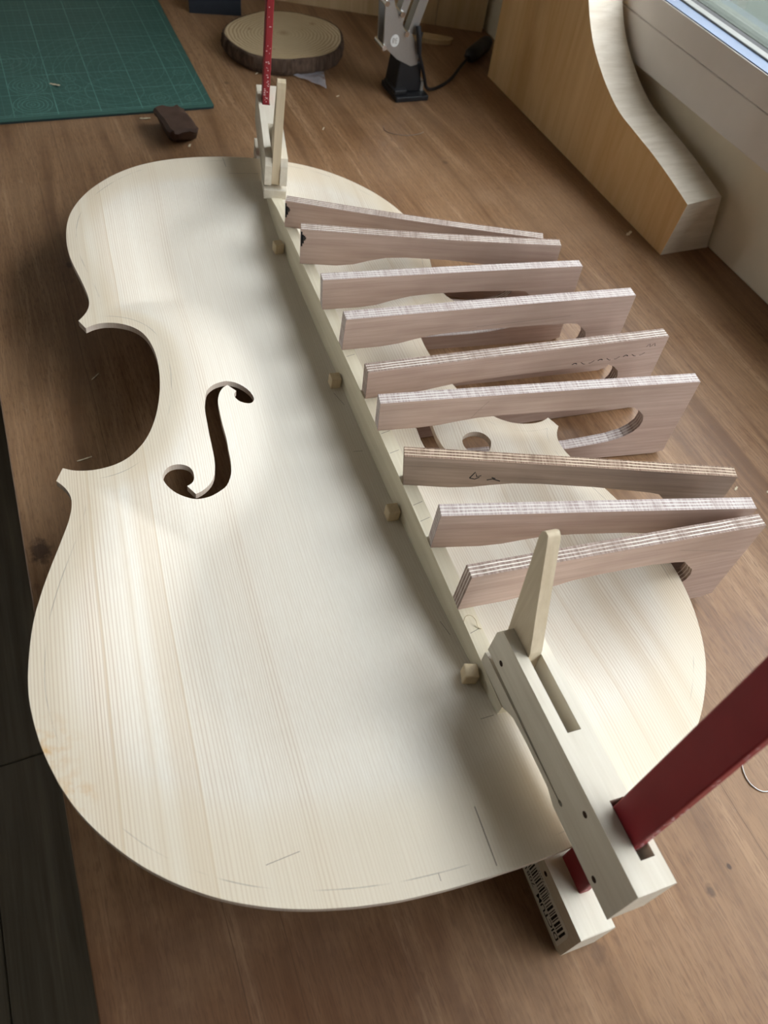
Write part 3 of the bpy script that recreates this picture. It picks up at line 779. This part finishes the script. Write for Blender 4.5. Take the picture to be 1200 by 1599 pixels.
cm = empty('cutting_mat', (97, 953, 0)); tag(cm, 'green cutting mat with printed grid lying at the far left of the bench', 'cutting mat')
def mpoly(inset): return [(-208 + inset, 953 + inset), (92 - inset, 953 + inset), (95.6 - inset, 954.4 + inset), (97 - inset, 958 + inset), (97 - inset, 1400), (-208 + inset, 1400)]
o = MB().prism(mpoly(0), 0, 2.3, lambda u, v, q: (u, v, q)).build('mat_core', M['rubber'], cm, xf=lambda x, y, z: (x - 97, y - 953, z))
o = MB().prism(mpoly(.4), 2.3, 3.0, lambda u, v, q: (u, v, q)).build('mat_face', M['mat_green'], cm)
o.location = (-.097, -.953, 0)

# slice of a tree
cx, cy = 238, 1104
ts = empty('tree_slice', (cx, cy, 2)); tag(ts, 'round slice of tree trunk with bark rim, behind the far cam clamp', 'wood slice')
def rim(r, q, k): return r * (1 + .035 * math.sin(2 * q + .8) + .018 * math.sin(5 * q) + k * noise.noise(Vector((math.cos(q) * 4, math.sin(q) * 4, r * .02))))
N_ = 96
b = MB(); vs = []; fs = []
for zi, (z, r) in enumerate(((1.5, 82.5), (20.4, 81.5))):
    for k in range(N_): q = 2 * math.pi * k / N_; rr = rim(r, q, .01); vs.append((rr * math.cos(q), rr * .97 * math.sin(q), z))
fs = [tuple(range(N_, 2 * N_)), tuple(range(N_))[::-1]] + [(k, (k + 1) % N_, N_ + (k + 1) % N_, N_ + k) for k in range(N_)]
b.add(vs, fs).build('wood_disc', M['slice'], ts)
b = MB(); vs = []; lev_ = [(0, 84, 0), (5, 86, 1), (12, 86, 1), (18.6, 85, 1), (20.2, 83.6, .6), (20.0, 80.5, 0)]
for z, r, kk in lev_:
    for k in range(N_):
        q = 2 * math.pi * k / N_
        rr = rim(r, q, .01) + kk * 2.2 * noise.noise(Vector((math.cos(q) * 9, math.sin(q) * 9, z * .06))) + kk * 1.0 * noise.noise(Vector((math.cos(q) * 30, math.sin(q) * 30, z * .05)))
        vs.append((rr * math.cos(q), rr * .97 * math.sin(q), z + .5 * noise.noise(Vector((k * .3, z, 0)))))
fs = [(i * N_ + k, i * N_ + (k + 1) % N_, (i + 1) * N_ + (k + 1) % N_, (i + 1) * N_ + k) for i in range(len(lev_) - 1) for k in range(N_)]
b.add(vs, fs).build('bark', M['bark'], ts)

# clear plastic bag under the slice
b = MB(); nx, ny = 14, 10; vs = []
A0, A1, A2, A3 = Vector((207, 1050)), Vector((259, 981)), Vector((275, 1040)), Vector((236, 1090))
for i in range(nx + 1):
    for j in range(ny + 1):
        u, v = i / nx, j / ny
        p = A0.lerp(A1, u).lerp(A3.lerp(A2, u), v)
        z = .8 + (3.4 * abs(noise.noise(Vector((u * 4, v * 4, 2)))) + 1.2) * (0 if v > .9 else 1) * (1 - max(0, (v - .5) * 1.6))
        vs.append((p.x, p.y, max(.5, z)))
b.add(vs, [(i * (ny + 1) + j, (i + 1) * (ny + 1) + j, (i + 1) * (ny + 1) + j + 1, i * (ny + 1) + j + 1) for i in range(nx) for j in range(ny)])
o = thing_mesh('plastic_bag', b, M['bag'], 'crumpled clear plastic bag sticking out from under the tree slice', 'plastic bag', smooth=30)

# dark card box at the far edge
b = MB(); vs = [(134, 1245, 0), (209, 1227, 0), (225, 1290, 0), (150, 1308, 0)]
b.prism([(v[0], v[1]) for v in vs], 0, 26, lambda u, v, q: (u, v, q))
thing_mesh('black_box', b, M['blackcase'], 'small blue-black box at the top edge, beyond the tree slice', 'box', bevel=1.5)

# rough dark lump
b = MB()
v8 = [(22, 929, 0), (63, 900, 0), (53, 879, 0), (23, 879, 0), (11, 918, 26), (46, 921, 27), (58, 858, 25), (22, 853, 24)]
bmr = bmesh.new(); bv = [bmr.verts.new(v) for v in v8]
for f in ((3, 2, 1, 0), (4, 5, 6, 7), (0, 1, 5, 4), (1, 2, 6, 5), (2, 3, 7, 6), (3, 0, 4, 7)): bmr.faces.new([bv[i] for i in f])
bmesh.ops.bevel(bmr, geom=list(bmr.edges), offset=4, segments=1, affect='EDGES', profile=.5)
bmesh.ops.subdivide_edges(bmr, edges=list(bmr.edges), cuts=5, use_grid_fill=True)
for v in bmr.verts:
    if v.co.z > 1.0:
        nz = noise.noise(v.co * .07) * 2.4 + noise.noise(v.co * .21) * 1.3
        v.co += Vector((nz * .5, nz * .6, nz))
        v.co.z = max(.4, v.co.z)
bmr.verts.index_update()
b.add([tuple(v.co) for v in bmr.verts], [tuple(v.index for v in f.verts) for f in bmr.faces]); bmr.free()
thing_mesh('wax_lump', b, M['rock'], 'rough dark brown lump beside the corner of the cutting mat', 'lump', smooth=35)

# desk lamp foot
lp = empty('desk_lamp', (365, 958, 0)); tag(lp, 'silver jointed desk lamp on a black clamp foot, beyond the cello', 'lamp')
def lpart(name, mb, mat, parent=lp, **k): return mb.build(name, mat, parent, xf=lambda x, y, z: (x - 365, y - 958, z), **k)
XZ = lambda u, v, q: (u, q, v)
b = MB().box(342, 391, 931, 986, 0, 7).box(342, 360, 938, 978, 7, 13)
lpart('foot_plate', b, M['black'], bevel=1.2)
b = MB(); n4 = [(345, 945, 7), (384, 945, 7), (384, 983, 7), (345, 983, 7), (349, 947, 50), (381, 947, 44), (381, 981, 44), (349, 981, 50)]
b.add(n4, [(3, 2, 1, 0), (4, 5, 6, 7), (0, 1, 5, 4), (1, 2, 6, 5), (2, 3, 7, 6), (3, 0, 4, 7)])
lpart('socket_block', b, M['black'], bevel=2)
b = MB().box(384, 388, 946, 966, 7, 20); lpart('screw_tab', b, M['steel'])
br = [(319, 125), (319, 113), (322, 67), (343, 50), (365, 40), (374, 42), (374, 62), (357, 84), (350, 84), (333, 112), (329, 125)]
lpart('bracket', MB().prism(br, 946, 948.5, XZ), M['steel'], bevel=.6)
lpart('bracket', MB().prism(br, 966, 968.5, XZ), M['steel'], bevel=.6)
lpart('bracket_web', MB().prism([(352, 46), (374, 44), (374, 60), (358, 66)], 948.5, 966, XZ), M['steel'], bevel=.6)
for nm, x0, z0, ln_ in (('arm', 341, 88, 330), ('arm', 362, 80, 340)):
    dx = .30; wd = 9 if x0 < 350 else 12
    pr = [(x0 - wd / 2, z0), (x0 + wd / 2, z0 - 3), (x0 + wd / 2 + dx * ln_, z0 + ln_), (x0 - wd / 2 + dx * ln_, z0 + ln_)]
    lpart(nm, MB().prism(pr, 950, 964, XZ), M['steel'], bevel=1)
lpart('elbow_plate', MB().prism([(425, 385), (470, 385), (480, 430), (420, 430)], 946, 968, XZ), M['steel'], bevel=1)
for x, z in ((322, 66), (352, 81), (320, 117), (343, 104)):
    b = MB(); b.prism([(x + 3.4 * math.cos(q), z + 3.4 * math.sin(q)) for q in [2 * math.pi * j / 16 for j in range(16)]], 942.6, 971, XZ)
    lpart('bolt', b, M['chrome'], bevel=.8)
b = MB(); b.prism([(337 + 6.2 * math.cos(q), 73 + 7.4 * math.sin(q)) for q in [2 * math.pi * j / 28 for j in range(28)]], 945.5, 946, XZ)
stk = lpart('sticker', b, M['sticker'])
b = MB()
for (x, z), g in (((333.8, 73), ((0, -3, 0, 3), (0, 3, 2, 3), (0, 0, 2, 0), (2, 3, 2, 0), (0, 0, 2.2, -3))), ((338, 73), ((0, -3, 0, 3), (0, 3, 2.6, 3), (0, 0, 2.2, 0), (0, -3, 2.6, -3)))):
    for x0, z0, x1, z1 in g: b.ribbon([(x + x0, 945.5, z + z0), (x + x1, 945.5, z + z1)], .8, (0, -1, 0), 0, .1)
lpart('sticker_mark', b, M['steel'], stk)
cab = catmull([(372, 941, 84), (370, 940.5, 72), (373, 940, 56), (380, 941, 40), (387, 943, 24), (394, 947, 10), (408, 956, 3), (428, 966, 2.6), (452, 984, 3), (480, 1011, 7), (503, 1030, 12)], 4)
lpart('cable', MB().tube(cab, 2.3, 8), M['black'], smooth=50)
lpart('cable_grip', MB().tube([(368, 945, 90), (369, 941, 78), (372, 940, 58)], [3.6, 3.8, 3.0], 8), M['black'], smooth=50)
sw = catmull([(497, 1024, 11), (505, 1031, 12), (520, 1043, 12), (540, 1060, 12), (556, 1073, 12)], 3)
lpart('cable_switch', MB().tube(sw, [4, 7, 9.5, 10.5, 11, 11.2, 11.2, 11.2, 11, 11, 10.5, 9, 6][:len(sw)], 10), M['black'], smooth=40)

# small offcut beyond the lamp
oc = [(-40, 5), (-36, -4), (-22, -10), (0, -12.5), (20, -12), (36, -7), (41, 1), (38, 7), (0, 10), (-30, 9)]
ca, sa = math.cos(-.45), math.sin(-.45)
b = MB().prism([(p[0], p[1]) for p in catmull(oc, 3, (), True)], 0, 6.5, lambda u, v, q: (470 + u * ca - v * sa, 1117 + u * sa + v * ca, q))
thing_mesh('wood_offcut', b, M['board'], 'flat rounded wooden offcut lying behind the desk lamp', 'wood offcut', bevel=1.2)

# boards standing at the back
dirx = Vector((579 - 279, 1132 - 1282)).normalized()
def board(name, x0, x1, label, z1):
    p0 = Vector((279, 1282)) + dirx * (x0 - 279) / dirx.x; p1 = Vector((279, 1282)) + dirx * (x1 - 279) / dirx.x
    nn = Vector((-dirx.y, dirx.x))
    poly = [p0, p1, p1 + nn * 18, p0 + nn * 18]
    b = MB().prism([(p.x, p.y) for p in poly], 0, z1, lambda u, v, q: (u, v, q))
    return thing_mesh(name, b, M['board'], label, 'board', bevel=1.0)
board('wooden_board', 150, 508.5, 'wide pale plywood board standing upright along the back of the bench', 330)
board('wooden_board', 509.5, 577, 'narrow wooden board upright between the wide back board and the wall', 330)

# big concave block by the wall
FR = [(528, 69), (566, 77), (606, 84), (646, 89), (682, 94), (715, 105), (745, 120), (768, 135), (784, 150), (799, 168), (812, 190), (824, 220), (832, 255), (838, 300)]
b = MB()
prof = [(536, 0)] + [(p[0], p[1]) for p in catmull(FR, 4)] + [(989, 300), (989, 0)]
n = len(prof)
def xb(z): return 584 - (584 - 564) * min(1, z / 70)
def xf_(z): return 514.5 - 2.5 * min(1, z / 69)
vs = [(xf_(z), y, z) for y, z in prof] + [(xb(z), y + (6 if z > 60 else 0), z) for y, z in prof]
b.add(vs, [tuple(range(n))[::-1], tuple(range(n, 2 * n))], 0)
b.add(vs, [(i, (i + 1) % n, n + (i + 1) % n, n + i) for i in range(n)], 1)
thing_mesh('shaped_wood_block', b, [M['arch'], M['arch_cut']], 'thick wooden block with a long concave sawn curve, leaning along the wall', 'wood block')

# shavings, chips and thread
def chip(label, x, y, l, wd, rot, name='wood_chip', curl=1.2, z=0.0, cat='wood chip'):
    b = MB(); ca, sa = math.cos(rot), math.sin(rot); vs = []; K = 6
    for i in range(K + 1):
        u = (i / K - .5) * l; ww = wd * (1 - .6 * abs(i / K - .45)) * (.7 + .3 * math.sin(i * 2.3 + x))
        zz = z + .35 + curl * (1 - math.cos(i / K * 2.4)) * .5
        for sgn in (-1, 1):
            for dz in (0, .5): vs.append((x + u * ca - sgn * ww * .5 * sa, y + u * sa + sgn * ww * .5 * ca, zz + dz - .3))
    fs = []
    for i in range(K):
        q = 4 * i
        fs += [(q, q + 2, q + 6, q + 4), (q + 1, q + 5, q + 7, q + 3), (q, q + 4, q + 5, q + 1), (q + 2, q + 3, q + 7, q + 6)]
    fs += [(0, 1, 3, 2), (4 * K, 4 * K + 2, 4 * K + 3, 4 * K + 1)]
    b.add(vs, fs)
    return thing_mesh(name, b, M['chip'], label, cat, 'loose chips on the bench')
chip('pale wood chip against the foot of the concave block', 500, 582, 9, 5, .4, curl=2)
chip('tiny pale chip on the bench beside the dark brown lump', 44, 868, 4.5, 3.5, 1.0, curl=1)
chip('thin tan shaving on the bench in front of the cutting mat', 6, 940, 13, 4, -.4, curl=2)
chip('pale sliver lying on the cutting mat', -86, 1036, 15, 4.5, -.8, curl=2, z=3.0)
chip('small pale chip at the right edge, outside the nearest plywood clamps', 372, 213, 4, 2.6, .5)
chip('pale crumb on the bench near the right edge, right of the weathered clamp', 400, 201, 4, 3, .2)
chip('thin pale sliver on the bench inside the left waist curve, lower one', -152, 405, 12, 1.6, .1, curl=.6)
chip('thin pale sliver on the bench inside the left waist curve, upper one', -128, 498, 9, 1.2, .7, curl=.6)
chip('thin sliver on the bench poking out left of the upper bout', -110, 648, 9, 1.2, -.2, curl=1.2)
chip('pale crumb on the bench between tree slice and far clamp', 178, 1040, 4, 2.5, .3)
chip('pale crumb on the bench right of the far clamp', 219, 880, 4.5, 2, .9)
chip('pale crumb on the bench below the plastic bag', 268, 961, 4, 2.4, 0)
def loop(label, pts, r, mat, name, cat, sub=4):
    b = MB().tube(catmull(pts, sub), r, 6); return thing_mesh(name, b, mat, label, cat, smooth=60)
loop('white curled fibre loop lying on the bench at the right edge', [(226, 14, .6), (220, 13, .6), (214, 6, .6), (212, -3, .6), (215, -10, .6), (221, -13, .6), (228, -11, .6)], .45, M['sticker'], 'fibre_loop', 'fibre')
loop('thin dark hair curved on the bench between cello front and desk lamp', [(300, 873, .5), (298, 862, .5), (306, 852, .5), (321, 846, .5), (338, 846, .5), (348, 850, .5)], .35, M['pencil'], 'dark_hair', 'hair')
p_ = [Vector(q) for q in ((31.5, 149, 6.2), (33, 151, 9), (36, 150, 10.5), (38.5, 147, 9), (39, 143, 6.8), (41, 141.5, 6.6))]
loop('tiny pale curled shaving on the bass bar under the nearest plywood clamp', [tuple(W @ (p + Vector((9, -3, 0))) + Vector((0, 0, 64))) for p in p_], .3, M['chip'], 'curled_shaving', 'shaving')
